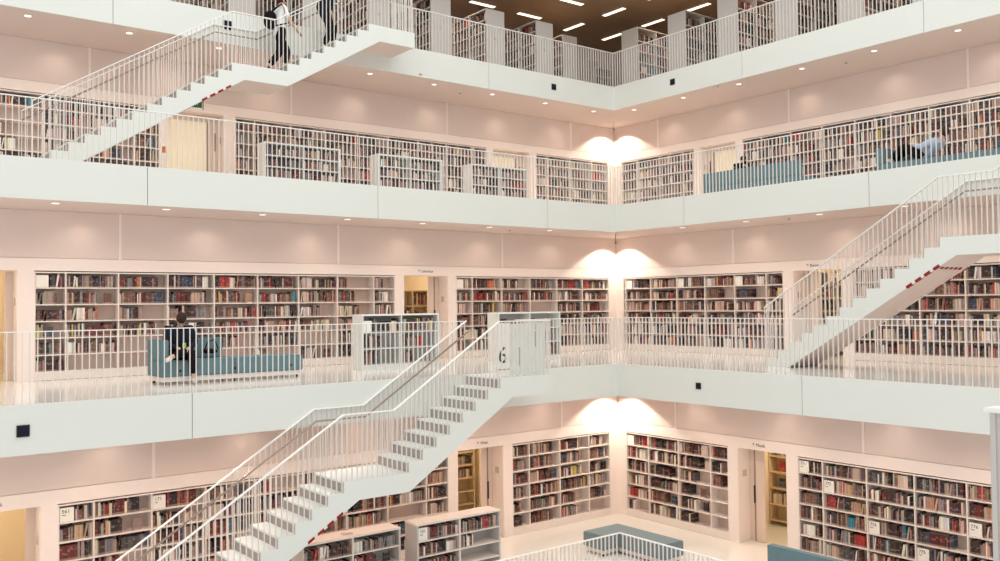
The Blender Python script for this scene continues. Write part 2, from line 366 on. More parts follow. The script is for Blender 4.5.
for (k, side), ops in openings.items():
    v, w, z = LV[k]['v'], LV[k]['w'], LV[k]['z']
    ops = sorted(ops); mb = MB(); cur = EXT
    for a0, a1, kind in ops:
        if a0 > cur: sbox(mb, side, cur, a0, w, w+.3, z, z+2.12)
        cur = a1
    sbox(mb, side, cur, w + (0 if side == 'L' else .3), w, w+.3, z, z+2.12)
    sbox(mb, side, EXT, w + (0 if side == 'L' else .3), w, w+.3, z+2.12 if False else z+2.10+.02, z+2.36)   # lintel band
    sbox(mb, side, EXT, w + (0 if side == 'L' else .3), w+.035, w+.3, z+2.36, z+CEIL)
    # thin vertical mullions
    j0, dj = pj[k]; js = [j0+dj*i for i in range(-1, 4) if j0+dj*i < w-1]
    for j in js: sbox(mb, side, j-.028, j+.028, w, w+.035, z+2.36, z+CEIL)
    struct('wall_'+SN[side], mb, M['wall'])
    cuts = [EXT]+js+[w-.002]
    for i in range(len(cuts)-1):
        mb = MB(); sbox(mb, side, cuts[i]+(.03 if i else 0), cuts[i+1]-(.03 if i < len(cuts)-2 else 0), w+.012, w+.035, z+2.37, z+CEIL-.004)
        tn += 1; struct('trim_%d' % tn, mb, M['fabric'])
    # closing wall behind the recessed bookcases
    mb = MB(); cur = EXT
    for a0, a1, kind in ops:
        if kind == 'd':
            if a0 > cur: sbox(mb, side, cur, a0, w+.30, w+.42, z, z+CEIL)
            cur = a1
            sbox(mb, side, a0, a1, w+.30, w+.42, z+2.12, z+CEIL)
    sbox(mb, side, cur, w+.3, w+.30, w+.42, z, z+CEIL)
    struct('wall_'+SN[side], mb, M['wall'])

# ------------------------------------------------------------------ doorways with warm rooms behind
dn = 0
def doorway(k, side, a0, a1, style, sign=None):
    global dn
    dn += 1; v, w, z = LV[k]['v'], LV[k]['w'], LV[k]['z']
    d = thing('door_%d' % dn, '', 'door', P(side, (a0+a1)/2, w, z)); del d['label']; del d['category']; d['kind'] = 'structure'
    W = a1-a0; dp = .42
    # reveal side with plate (the side towards the corner is the one seen)
    mb = MB(); sbox(mb, side, a1-.012, a1, w+.01, w+dp, z, z+2.12); build('door_jamb', mb, M['wall'], d)
    mb = MB(); sbox(mb, side, a0, a0+.012, w+.01, w+dp, z, z+2.12); build('door_jamb', mb, M['wall'], d)
    mb = MB(); sbox(mb, side, a1-.02, a1-.012, w+.16, w+.30, z+1.45, z+1.60); build('switch_plate', mb, M['greyend'], d)
    if style == 'open':
        mb = MB(); sbox(mb, side, a0+W*(.74 if side == 'L' else .68), a1-.012, w+dp, w+dp+.05, z+.01, z+2.11); lf = build('door_leaf', mb, M['leaf'], d, bevel=.003)
        mb = MB(); sbox(mb, side, a1-.17, a1-.14, w+dp-.012, w+dp, z, z+2.1); build('slide_track', mb, M['bronze'], d)
        mb = MB(); sbox(mb, side, a1-.175, a1-.135, w+dp-.03, w+dp-.012, z+.85, z+1.25); build('door_handle', mb, M['black'], d, bevel=.004).parent = lf
    elif style == 'wide':
        mb = MB(); sbox(mb, side, a1-.16, a1-.012, w+dp, w+dp+.05, z+.01, z+2.11); build('door_leaf', mb, M['leaf'], d, bevel=.003)
    else:
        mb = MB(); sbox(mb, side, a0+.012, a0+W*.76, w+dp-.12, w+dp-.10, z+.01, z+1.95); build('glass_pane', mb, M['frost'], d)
        mb = MB(); sbox(mb, side, a0+.012, a1-.012, w+dp-.13, w+dp-.08, z+1.95, z+2.12); build('door_header', mb, M['leaf'], d)
        mb = MB(); sbox(mb, side, a0+W*.76, a0+W*.79, w+dp-.13, w+dp-.08, z+.01, z+1.95); build('door_frame', mb, M['bronze'], d)
        mb = MB(); sbox(mb, side, a0+W*.79, a1-.012, w+dp-.12, w+dp-.08, z+.01, z+1.95); lf = build('door_leaf', mb, M['leaf'], d)
        mb = MB(); sbox(mb, side, a1-.16, a1-.12, w+dp-.15, w+dp-.12, z+1.25, z+1.7); build('door_handle', mb, M['black'], d, bevel=.004).parent = lf
    # room
    r0, r1, rb, rt = a0-.6, a1+.6, w+dp+.05, z+2.55
    mb = MB()
    sbox(mb, side, r0-.1, r0, rb, rb+2.9, z, rt); sbox(mb, side, r1, r1+.1, rb, rb+2.9, z, rt)
    sbox(mb, side, r0, r1, rb+2.8, rb+2.9, z, rt); sbox(mb, side, r0, r1, rb, rb+2.8, rt-.05, rt)
    sbox(mb, side, r0-.1, a0, w+.43, rb, z, rt); sbox(mb, side, a1, r1+.1, w+.43, rb, z, rt); sbox(mb, side, a0, a1, w+.43, rb, z+2.14, rt)
    struct('wall_room', mb, M['room'])
    ld = bpy.data.lights.new('room_lamp', 'POINT'); ld.energy = 38 if style != 'glass' else 20; ld.color = (1, .84, .60); ld.shadow_soft_size = .2
    lo = bpy.data.objects.new('room_lamp', ld); C.objects.link(lo); lo.location = P(side, (a0+a1)/2-.2, rb+1.1, z+2.3)
    return d
doorway('C','L',11.67,13.0,'open'); doorway('C','R',11.67,12.98,'open'); doorway('D','L',11.43,12.72,'open'); doorway('D','R',11.46,12.73,'open')
doorway('C','L',1.85,3.12,'wide'); doorway('D','L',1.75,3.05,'wide')
doorway('B','L',6.68,8.07,'glass'); doorway('B','L',16.41,17.83,'glass'); doorway('B','R',16.58,17.89,'glass'); doorway('B','R',6.68,8.07,'glass')
# door lettering over the openings
for k, side, a, txt, lab in [('C','L',12.08,'↑ Literatur','small dark lettering over the middle level left doorway'),
                        ('D','L',11.95,'↑ Welt','small dark lettering over the lowest level left doorway'),
                        ('D','R',12.33,'↑ Musik','small dark lettering over the lowest level right doorway'),
                        ('C','R',12.62,'↑ Reisen','small dark lettering over the doorway behind the right staircase'),
                        ('D','L',2.05,'↑ Technik','small dark lettering over the doorway at lower left edge')]:
    v, w, z = LV[k]['v'], LV[k]['w'], LV[k]['z']
    o = put_text(txt, .10, side, a, w-.002, z+2.20, None, 'door_sign'); tag(o, lab, 'sign', 'lettering over doorways')

# ------------------------------------------------------------------ shelving seen inside rooms
def room_shelf(side, a0, a1, b, z, h, cols, rows, label, ms='roomshelf', rmax=99):
    t = thing('bookcase', label, 'bookcase', P(side, (a0+a1)/2, b, z), 'shelving in the rooms behind doorways')
    mb = MB(); sbox(mb, side, a0, a1, b+.28, b+.3, z, z+h); build('back_panel', mb, M[ms], t)
    for i in range(cols+1):
        x = a0+(a1-a0)*i/cols; mb = MB(); sbox(mb, side, x-.015, x+.015, b, b+.28, z, z+h); build('upright', mb, M[ms], t)
    for j in range(rows+1):
        zz = z+.1+(h-.13)*j/rows
        for i in range(cols):
            x0 = a0+(a1-a0)*i/cols+.015; x1 = a0+(a1-a0)*(i+1)/cols-.015
            mb = MB(); sbox(mb, side, x0, x1, b, b+.28, zz, zz+.03); build('shelf', mb, M[ms], t)
            if j < min(rows, rmax): fill_shelf(side, x0, x1, b+.04, zz+.031, (h-.13)/rows-.05, frac=random.choice([.4,.8,.9,.95]), lab=None, occl=.1)
room_shelf('L', 12.40, 13.40, 20.6, 4.0, 1.78, 2, 4, 'warmly lit shelving inside the middle level left doorway')
room_shelf('L', 12.2, 13.15, 18.2, 0.0, 2.05, 1, 6, 'warmly lit shelving inside the lowest level left doorway')
room_shelf('R', 12.3, 13.3, 18.4, 0.0, 2.05, 1, 5, 'warmly lit shelving inside the lowest level right doorway')

room_shelf('R', 12.15, 13.42, 20.60, 4.0, 2.12, 2, 6, 'white shelving inside the doorway behind the right staircase', 'shelf', 5)
shelf_sign('R', 13.40, 20.60, 5.83, '', 'left of two, inside the doorway behind the right staircase', .2, .24)
shelf_sign('R', 13.02, 20.60, 5.83, '', 'right of two, inside the doorway behind the right staircase', .46, .27)

# ------------------------------------------------------------------ freestanding display cases
def low_case(side, a0, b0, z, h, rows, label, short, cool=True, fracs=None, sign=None, occl=1.0, width=1.95, d=.43):
    t = thing('display_bookcase', label, 'bookcase', P(side, a0+width/2, b0+d/2, z), 'low freestanding bookcases')
    ms = M['shelfc'] if cool else M['shelf']; th = .035; a1 = a0+width
    mb = MB(); sbox(mb, side, a0-.005, a1+.005, b0-.005, b0+d, z+h-.035, z+h); build('top_panel', mb, M['tread'] if cool else M['shelf'], t, bevel=.003)
    for x in (a0, a1-th):
        mb = MB(); sbox(mb, side, x, x+th, b0, b0+d, z, z+h-.035); build('side_panel', mb, M['greyend'] if not cool else ms, t)
    mb = MB(); sbox(mb, side, a0+width/2-.015, a0+width/2+.015, b0+.005, b0+d-.02, z+.1, z+h-.035); build('divider', mb, ms, t)
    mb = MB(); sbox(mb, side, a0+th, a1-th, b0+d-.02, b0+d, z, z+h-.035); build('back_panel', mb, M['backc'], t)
    mb = MB(); sbox(mb, side, a0+th, a1-th, b0+.01, b0+.03, z, z+.12); build('plinth', mb, ms, t)
    pitch = (h-.035-.12)/rows
    for bay in (1, 2):
        l = a0+th if bay == 1 else a0+width/2+.015; r = a0+width/2-.015 if bay == 1 else a1-th
        for j in range(rows):
            zz = z+.12+pitch*j; row = rows-j
            mb = MB(); sbox(mb, side, l, r, b0+.004, b0+d-.02, zz-.022, zz); build('shelf', mb, ms, t)
            l2 = l
            if bay == 1 and row == 1 and sign is not None:
                shelf_sign(side, l+.01, b0+.02, zz+.002, sign, 'on the '+short, w=.2, h=.24); l2 = l+.23
            fr = (fracs or {}).get((bay, row), random.choice([.95,.9,.7,.97]))
            if fr: fill_shelf(side, l2, r, b0+.03, zz+.001, pitch-.035, frac=fr, lab=(short, bay, row), occl=occl)
    return t
low_case('L', 8.95, 14.22, 0, 1.30, 4, 'low white bookcase with grey side beside the lowest left doorway', 'right case under staircase', cool=False,
         fracs={(1,1):.97,(1,2):.93,(2,1):.95,(2,2):.35,(1,3):.95,(2,3):0,(2,4):0}, sign='151')
low_case('L', 6.68, 14.28, 0, 1.30, 4, 'low white bookcase tucked under the lower staircase, front case at bottom edge', 'left case under staircase', cool=False,
         fracs={(1,1):.97,(2,1):.95,(2,2):.5})
low_case('L', 9.25, 16.80, 4, 1.19, 3, 'low white display case between the blue sofa and the staircase', 'middle case beside sofa',
         fracs={(1,1):.95,(1,2):.5,(1,3):.4,(2,1):.9,(2,2):.6,(2,3):.3}, sign='', occl=.8)
low_case('L', 12.88, 16.80, 4, 1.18, 3, 'low white display case behind the stair landing marked 6', 'middle case behind landing',
         fracs={(1,1):.3,(1,2):.3,(2,1):.2}, occl=.4)
low_case('L', 8.28, 19.60, 8, 1.20, 4, 'low display case on the upper level, leftmost of three', 'leftmost upper low case', occl=.5)
low_case('L', 11.27, 19.60, 8, 1.20, 4, 'low display case on the upper level, middle of three', 'middle upper low case', occl=.5)
low_case('L', 14.17, 19.60, 8, 1.20, 4, 'low display case on the upper level, nearest the corner', 'third upper low case', occl=.5)
o = MB().box(7.55, 7.73, 14.42, 14.54, 1.302, 1.322); tag(build('book', o, M['leaf'], None, bevel=.003), 'brown book lying flat on top of the front low bookcase', 'book')

# ------------------------------------------------------------------ top level stacks (perpendicular to the rail)
def stack(side, ac, b0, wd, ln_, label, h=2.1):
    z = 12.0; t = thing('book_stack', label, 'bookcase', P(side, ac, b0+ln_/2, z), 'double sided book stacks on the top level')
    a0, a1 = ac-wd/2, ac+wd/2
    mb = MB(); sbox(mb, side, a0, a1, b0, b0+.05, z, z+h); ep = build('end_panel', mb, M['greyend'], t, bevel=.004)
    mb = MB(); sbox(mb, side, ac-.04, ac-.01, b0-.012, b0, z+1.2, z+1.25); build('small_plate', mb, M['riser'], t).parent = ep
    mb = MB(); sbox(mb, side, a0, a1, b0+ln_, b0+ln_+.05, z, z+h); build('end_panel', mb, M['greyend'], t)
    mb = MB(); sbox(mb, side, ac-.01, ac+.01, b0+.05, b0+ln_, z, z+h-.03); build('back_panel', mb, M['shelfback'], t)
    mb = MB(); sbox(mb, side, a0, a1, b0+.05, b0+ln_, z+h-.03, z+h); build('top_panel', mb, M['shelf'], t)
    nb = 3
    for s in (-1, 1):
        for i in range(1, nb):
            bb = b0+.05+(ln_-.05)*i/nb; mb = MB()
            sbox(mb, side, ac+.01*s, ac+wd/2*s, bb-.015, bb+.015, z, z+h-.03); build('upright', mb, M['shelf'], t)
        for j in range(6):
            zz = z+.08+.335*j
            mb = MB(); sbox(mb, side, ac+.01*s, ac+wd/2*s, b0+.05, b0+ln_, zz, zz+.025); build('shelf', mb, M['shelf'], t)
            for i in range(nb):
                l = b0+.05+(ln_-.05)*i/nb+.016; r = b0+.05+(ln_-.05)*(i+1)/nb-.016
                n0 = len(books)
                other = 'R' if side == 'L' else 'L'
                # the face looks along -a when s=-1, along +a when s=+1
                fill_shelf(other, l, r, (a0+.03) if s < 0 else (a1-.03), zz+.026, .29, frac=random.choice([.9,.97,.8,1]), lab=None, occl=.2)
                if s > 0:
                    for q in books[n0:]: q['b'] = q['b']-q['d']-.02
for i, a in enumerate((5.98, 7.93+.34, 9.87+.34, 11.8+.30, 13.75+.34, 15.7+.33, 17.6+.35)):
    stack('L', a, 20.9, .68, 2.6, 'grey ended book stack on the top left gallery, %s from the corner' % nth(8-i))
stack('L', 19.55, 21.5, .62, 2.0, 'shorter warmly lit book stack nearest the top left corner')
for i, a in enumerate((20.15, 18.16, 16.25, 14.3, 12.4, 10.45)):
    stack('R', a, 20.9, .70, 2.6, 'grey ended book stack on the top right gallery, %s from the corner' % nth(i+1), h=2.22)
# back wall bookcase in the top corner
LV['A2'] = dict(v=19.48, w=23.75, z=12.0)
wall_bookcase('A2','L',22.85,23.72,[],'small bookcase on the back wall in the top level corner','top corner back bookcase',occl=.2)
t = thing('notice', 'small grey framed notice above the back bookcase in the top corner', 'notice', (23.1, 24.08, 14.25))
build('notice_board', MB().box(22.75, 23.4, 24.07, 24.099, 14.05, 14.45), M['paper'], t)
for i in range(3): build('picture_panel', MB().box(22.8+.2*i, 22.94+.2*i, 24.06, 24.07, 14.1, 14.4), M['greyend'], t)

# ------------------------------------------------------------------ gallery railings
BT, BD = .010, .030
bal_cache = {}
def bal_mesh(h, side):
    key = (round(h, 3), side)
    if key not in bal_cache:
        mb = MB(); sbox(mb, side, -BT/2, BT/2, -BD/2, BD/2, 0, h); bal_cache[key] = mb.mesh('baluster', [M['steel']])
    return bal_cache[key]
def railing(side, a0, a1, b, z, h, label, sp=.10, turn=None, name='gallery_railing', near_low=True):
    t = thing(name, label, 'railing', P(side, (a0+a1)/2, b, z), None)
    off = Vector(t.location)
    mb = MB(); sbox(mb, side, a0, a1, b-.025, b+.025, z+h-.014, z+h); build('handrail', mb, M['rail'], t)
    mb = MB(); sbox(mb, side, a0, a1, b-.02, b+.02, z+.004, z+.012); build('bottom_bar', mb, M['steel'], t)
    n = int((a1-a0)/sp); pos = [a0+.02+sp*i for i in range(n+1) if a0+.02+sp*i < a1-.005]
    me = bal_mesh(h-.014-.004, side)
    mn = (0.163 if side == 'L' else 0.4275)*b - .15
    inview = [p for p in pos if p > mn]; rest = [p for p in pos if p <= mn]
    ind = inview[:100]; rest += inview[100:]
    for p in ind: link('baluster', me, t, Vector(P(side, p, b, z+.004))-off)
    if rest:
        mb = MB()
        for p in rest: sbox(mb, side, p-BT/2, p+BT/2, b-BD/2, b+BD/2, z+.004, z+h-.014)
        o = build('baluster', mb, M['steel'], t); o['kind'] = 'stuff'
    return t
RH = 1.06
vC, vB, vA, vD = LV['C']['v'], LV['B']['v'], LV['A']['v'], LV['D']['v']
S1 = dict(mid=6.952, t=.2865, ml=1.25, tl=1.28); 
railing('L', .8, 10.17, vC+.03, 4, RH, 'white baluster railing of the middle left gallery, in front of the sofa')
railing('L', 11.50, vC+.03, vC+.03, 4, RH, 'short white railing between the stair landing and the middle corner')
railing('R', 3.0, vC+.055, vC+.03, 4, RH, 'white baluster railing of the middle right gallery, crossing the staircase foot')
railing('L', 1.2, vB+.03, vB+.03, 8, RH, 'white baluster railing of the upper left gallery, before three display cases')
railing('R', 4.65, vB+.055, vB+.03, 8, RH, 'white baluster railing of the upper right gallery, before the reclining reader')
railing('L', 1.5, 10.33, vA+.03, 12, RH, 'white baluster railing at the top left, ending behind the climbing people')
railing('L', 11.66, vA+.03, vA+.03, 12, RH, 'white baluster railing of the top gallery left of the corner')
railing('R', 6.5, vA+.055, vA+.03, 12, RH, 'white baluster railing of the top right gallery, before grey stack ends')
railing('L', 0.5, vD+.03, vD+.03, 0, RH, 'bright white railing at bottom edge, left of the lower corner')
railing('R', 3.5, vD+.055, vD+.03, 0, RH, 'bright white railing at bottom edge, right of the lower corner')

# ------------------------------------------------------------------ staircases
def staircase(side, d, aref, bn, bf, z0, zm, z1, t, ml, tl, label, nick):
    n1, n2 = 14, 8
    r1 = (zm-z0)/n1; r2 = (z1-zm)/n2; s_m = (n1-1)*t; s_2 = s_m+ml; s_t = s_2+(n2-1)*t; s_e = s_t+tl
    A = lambda s: aref + d*s
    T = thing('staircase', label, 'staircase', P(side, A(s_m), (bn+bf)/2, z0), 'white staircases between the levels')
    # stringer side profile (s,z)
    up = [(0, z0)]
    for i in range(n1):
        up.append((i*t, z0+(i+1)*r1))
        if i < n1-1: up.append(((i+1)*t, z0+(i+1)*r1))
    up.append((s_2, zm))
    for i in range(n2):
        up.append((s_2+i*t, zm+(i+1)*r2))
        if i < n2-1: up.append((s_2+(i+1)*t, zm+(i+1)*r2))
    up.append((s_e, z1))
    lo = [(s_e, z1-.37), (s_t+.30, z1-.37), (s_2+.0, zm-.33), (s_m+.28, zm-.33), (s_m+.28-(zm-.33-z0)/(r1/t), z0)]
    prof = up+lo
    # drop duplicates
    pr = [prof[0]]
    for q in prof[1:]:
        if abs(q[0]-pr[-1][0])+abs(q[1]-pr[-1][1]) > 1e-5: pr.append(q)
    for (b0, b1) in ((bn, bn+.04), (bf-.04, bf)):
        mb = MB(); mb.prism(pr, lambda s, z: P(side, A(s), b0, z), lambda s, z: P(side, A(s), b1, z)); build('stringer', mb, M['fascia'], T)
    i0, i1 = bn+.04, bf-.04
    mr, mt = MB(), MB()
    for base, n, r, so in ((z0, n1, r1, 0), (zm, n2, r2, s_2)):
        for i in range(n):
            s = so+i*t; zt = base+(i+1)*r
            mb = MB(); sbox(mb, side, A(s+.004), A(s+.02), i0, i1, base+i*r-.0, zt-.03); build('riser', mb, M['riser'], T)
            e = s+t+.02 if i < n-1 else (s_2+.02 if so == 0 else s_e)
            nm = 'tread' if i < n-1 else 'landing'
            mb = MB(); sbox(mb, side, A(s-.012), A(e), i0, i1, zt-.03, zt+.001); build(nm, mb, M['tread'], T)
    # closed underside following the stringer foot
    for p, q in zip(lo[:-1], lo[1:]):
        mb = MB(); mb.prism([(p[0],p[1]+.012),(q[0],q[1]+.012),(q[0],q[1]+.04),(p[0],p[1]+.04)], lambda s, z: P(side, A(s), i0, z), lambda s, z: P(side, A(s), i1, z))
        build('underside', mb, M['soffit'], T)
    mb = MB(); sbox(mb, side, A(s_e-.03), A(s_e), i0, i1, z1-.35, z1-.03); build('landing_edge', mb, M['fascia'], T)
    # red head-height markers along the lower edge
    slope = r1/t; sx = lo[3][0]; zx = lo[3][1]
    for q in range(4):
        s = sx-.35-.17*q; zz = zx-(sx-s)*slope
        for bb in (bn-.006, bf-.034):
            mb = MB(); mb.prism([(s-.055, zz-.055*slope-.006), (s+.055, zz+.055*slope-.006), (s+.04, zz+.055*slope+.035), (s-.07, zz-.055*slope+.035)],
                    lambda s_, z_: P(side, A(s_), bb, z_), lambda s_, z_: P(side, A(s_), bb+.07, z_)); build('warning_marker', mb, M['red'], T)
    for q in range(5):
        s = sx-.35; zz = zx-(sx-s)*slope; bb = bn+.16+.17*q
        mb = MB(); mb.prism([(s-.02, zz-.02*slope-.004), (s+.02, zz+.02*slope-.004), (s+.02, zz+.02*slope+.014), (s-.02, zz-.02*slope+.014)],
                lambda s_, z_: P(side, A(s_), bb, z_), lambda s_, z_: P(side, A(s_), bb+.09, z_)); build('warning_marker', mb, M['red'], T)
    # railings
    def floorz(s):
        if s < 0: return z0
        if s <= s_m: return z0+(int(s/t+1e-6)+1)*r1
        if s < s_2: return zm
        if s <= s_t: return zm+(int((s-s_2)/t+1e-6)+1)*r2
        return z1
    H = 1.10
    s0 = -.04; path = [(s0, z0+r1+H+s0*r1/t), (s_m, zm+H), (s_2-t, zm+H), (s_t, z1+1.06), (s_e-.02, z1+1.06)]
    def railz(s):
        for p, q in zip(path[:-1], path[1:]):
            if p[0] <= s <= q[0]: return p[1]+(q[1]-p[1])*(s-p[0])/(q[0]-p[0])
        return path[-1][1]
    for which, bb, send in (('near', bn+.02, s_e-.02), ('far', bf-.02, s_t)):
        R = thing('stair_railing', '%s white baluster railing of the %s' % ('void side' if which == 'near' else 'gallery side', nick), 'railing', P(side, A(s_m), bb, zm), 'stair railings')
        off = Vector(R.location)
        pp = [p for p in path if p[0] <= send+1e-6]
        mb = MB()
        for p, q in zip(pp[:-1], pp[1:]):
            mb.prism([(p[0], p[1]-.014), (q[0], q[1]-.014), (q[0], q[1]+.004), (p[0], p[1]+.004)], lambda s, z: P(side, A(s), bb-.028, z), lambda s, z: P(side, A(s), bb+.028, z))
        hr = build('handrail', mb, M['rail'], R)
        if which == 'far':
            mb = MB(); mb.tube([P(side, A(p[0]), bb-.09, p[1]-.2) for p in pp], .018); ih = build('inner_handrail', mb, M['bronze'], R, smooth=True)
            for i in range(5):
                s = s0+.2+i*(send-s0-.4)/4; mb = MB(); mb.tube([P(side, A(s), bb, railz(s)-.23), P(side, A(s), bb-.09, railz(s)-.215)], .008, 6); build('bracket', mb, M['steel'], R).parent = ih
        s = s0+.01; k = 0
        while s < send+.001:
            z = floorz(s); h = railz(s)-.012-z
            me = bal_mesh(round(h, 2), side)
            link('baluster', me, R, Vector(P(side, A(s), bb, z+.001))-off)
            s += .0955 if k % 1 == 0 else .1
        if which == 'near':
            # return of the rail along the landing end
            mb = MB(); sbox(mb, side, A(s_e-.05), A(s_e), bb, bf, z1+1.045, z1+1.059); build('handrail', mb, M['rail'], R)
            other = 'R' if side == 'L' else 'L'
            q = bb+.1
            while q < bf-.05:
                link('baluster', bal_mesh(1.04, other), R, Vector(P(side, A(s_e-.025), q, z1+.001))-off); q += .1
    return T
staircase('L', +1, 6.952-13*.2865, vC-1.11, vC-.001, 0, 2.49, 4, .2865, 1.25, 1.28,
          'large white staircase at bottom centre rising right to the middle level', 'lower staircase')
staircase('R', -1, 7.884+13*.287, vB-1.11, vB-.001, 4, 6.49, 8, .287, 1.25, 1.28,
          'white staircase at the right edge rising to the upper level', 'right staircase')
staircase('L', +1, 7.044-13*.290, vA-1.11, vA-.001, 8, 10.565, 12, .290, 1.265, 1.27,
          'white staircase at upper left with two people climbing', 'upper left staircase')
# panels on the landing of the lower staircase
t = thing('floor_number_panel', 'narrow white panel with a large dark 6 on the stair landing', 'sign', (10.36, 13.42, 4.0))
build('panel_board', MB().box(10.22, 10.54, 13.40, 13.43, 4.02, 5.02), M['paper'], t)
build('base_line', MB().box(10.22, 10.54, 13.394, 13.40, 4.14, 4.15), M['ink'], t)
o = put_text('6', .44, 'L', 10.26, 13.396, 4.27, t, 'number_six')
t = thing('information_board', 'wide pale board behind the landing railing beside the panel marked 6', 'board', (11.0, 13.42, 4.0))
build('panel_board', MB().box(10.58, 11.42, 13.41, 13.44, 4.02, 5.0), M['fascia'], t)
for x, z0_, z1_ in ((10.77, 4.2, 4.55), (11.17, 4.55, 4.85), (11.19, 4.88, 4.99)):
    build('printed_stroke', MB().box(x, x+.02, 13.404, 13.41, z0_, z1_), M['riser'], t)

# ------------------------------------------------------------------ near rail end at the right edge, with the gallery slab it stands on
mb = MB(); mb.box(-4, 3.1, -4, 1.32, 3.3, 4.0); struct('floor', mb, M['floor'])
t = thing('railing_end', 'close grey-white end of a railing at the right edge of the view', 'railing', (2.82, 0, 4.0))
build('handrail', MB().box(2.78, 2.86, -2.5, 1.25, 5.038, 5.052), M['rail'], t, bevel=.003)
for i in range(36):
    build('baluster', MB().box(2.795, 2.845, 1.222-.1*i, 1.236-.1*i, 4.0, 5.036), M['greyend'], t)
build('end_post', MB().box(2.80, 2.86, 1.19, 1.24, 4.0, 5.036), M['greyend'], t)

# ------------------------------------------------------------------ small fittings
def square_box(side, a, b, z, lab, s=.15):
    t = thing('wall_speaker', lab, 'speaker', P(side, a, b, z), 'black square speakers on the fascias')
    mb = MB(); sbox(mb, side, a-s/2, a+s/2, b-.02, b, z-s/2, z+s/2); hs = build('housing', mb, M['black'], t, bevel=.004)
    mb = MB(); sbox(mb, side, a-s/2+.02, a+s/2-.02, b-.024, b-.02, z-s/2+.02, z+s/2-.02); build('grille', mb, M['navy'], t).parent = hs
square_box('L', 2.427, vC, 3.636, 'black square on the white fascia at lower left edge', .17)
square_box('R', 12.06, vC, 3.666, 'small black square on the middle fascia right of the corner', .13)
square_box('L', 17.05, vA, 11.666, 'black square on the top fascia left of the corner', .17)
square_box('R', 17.1, vA, 11.676, 'black square on the top fascia right of the corner', .17)
square_box('L', 7.36, vA, 11.70, 'black square on the top fascia behind the stair landing', .2)
def downlight(side, a, b, z, lab):
    t = thing('downlight', lab, 'light', P(side, a, b, z), 'recessed downlights in the soffits')
    off = Vector(t.location)
    for nm, r0, h0, m in (('ring', .085, .012, 'trimring'), ('lens', .065, .016, 'disc')):
        mb = MB(); mb.tube([P(side, a, b, z-h0), P(side, a, b, z+.002)], r0, 16); build(nm, mb, M[m], t)
def spot(loc, e, col, size=130, blend=.6, tgt=None, rad=.06):
    ld = bpy.data.lights.new('downlight_lamp', 'SPOT'); ld.energy = e; ld.color = col; ld.spot_size = math.radians(size); ld.spot_blend = blend; ld.shadow_soft_size = rad
    o = bpy.data.objects.new('downlight_lamp', ld); C.objects.link(o); o.location = loc
    if tgt is not None: o.rotation_euler = (Vector(tgt)-Vector(loc)).to_track_quat('-Z', 'Y').to_euler()
    return o
WARM = (1.0, .74, .56)
for k, b, z, amax in (('B', 19.92, 11.29, 19.05), ('C', 17.60, 7.29, 15.2), ('D', 15.0, 3.29, 13.3)):
    for side in 'LR':
        a = amax; n = 1
        while a > (1.4 if side == 'L' else 5.0):
            lab = 'small round downlight in the %s %s soffit, %s from the corner' % ({'B': 'topmost', 'C': 'second', 'D': 'lowest'}[k], SN[side], nth(n))
            if k != 'D': downlight(side, a, b, z, lab)
            spot(P(side, a, b, z-.03), E_DOWN if False else 62, WARM, 150, .8)
            a -= 1.953; n += 1
    # strong lamp washing the wall corner
    w = LV[k]['w']; c = w-.95
    spot((w-.52, w-.52, z-.05), 170, (1.0, .86, .70), 124, .2, None, .05)
    # wall washing lamps close to the wall give the soft scallops on the fabric panels
    for side in 'LR':
        a = w-2.6
        while a > (1.0 if side == 'L' else 5.5):
            spot(P(side, a, w-.42, z-.05), 11, (1.0, .82, .68), 150, 1.0, None, .08); a -= 2.45
    # sensor pipe hanging by the corner
    pz = {'B': (20.75, 20.75), 'C': (17.66, 17.66)}.get(k)
    if pz:
        t = thing('ceiling_sensor', 'thin dark sensor rod hanging at the %s soffit corner' % ({'B': 'topmost', 'C': 'second'}[k]), 'sensor', (*pz, z))
        build('rod', MB().tube([(*pz, z-.22), (*pz, z)], .012), M['bronze'], t)
        build('sensor_head', MB().tube([(*pz, z-.28), (*pz, z-.22)], .03), M['bronze'], t)
# small smoke detectors
for i, (side, a, b, z) in enumerate((('L', 12.3, 19.2, 11.29), ('L', 14.3, 20.3, 11.29), ('R', 15.6, 19.6, 11.29), ('R', 12.2, 20.3, 11.29), ('R', 12.2, 17.8, 7.29), ('L', 14.2, 18.0, 7.29))):
    t = thing('smoke_detector', 'small dim ceiling detector, %s' % ('above the long upper left bookcase','above upper doorway near left corner','near the top right soffit corner','above the long upper right bookcase','in the middle soffit left of the right staircase','in the middle soffit above the landing')[i], 'detector', P(side, a, b, z))
    build('base', MB().tube([P(side, a, b, z-.02), P(side, a, b, z)], .05, 12), M['trimring'], t); build('cap', MB().tube([P(side, a, b, z-.045), P(side, a, b, z-.02)], .03, 12), M['riser'], t)
# top level strip lights
n = 0
def strip(side, a0, b, row, i):
    t = thing('strip_light', 'lit ceiling strip, %s row from the void, %s %s wing, %s from corner' % (row, 'top', SN[side], nth(i)), 'light', P(side, a0+.47, b, 14.9), 'timber ceiling strip lights')
    mb = MB(); sbox(mb, side, a0-.01, a0+.95, b-.085, b+.085, 14.875, 14.9); build('light_frame', mb, M['trimring'], t)
    mb = MB(); sbox(mb, side, a0, a0+.94, b-.075, b+.075, 14.866, 14.875); build('diffuser', mb, M['lamp'], t)
for i in range(7): strip('L', 18.25-1.93*i, 22.55, 'second', i+1)
for i in range(6): strip('L', 18.45-1.93*i, 20.72, 'first', i+1)
for i in range(8): strip('R', 22.15-1.95*i, 22.6, 'second', i+1)
for i in range(8): strip('R', 22.12-1.95*i, 20.72, 'first', i+1)
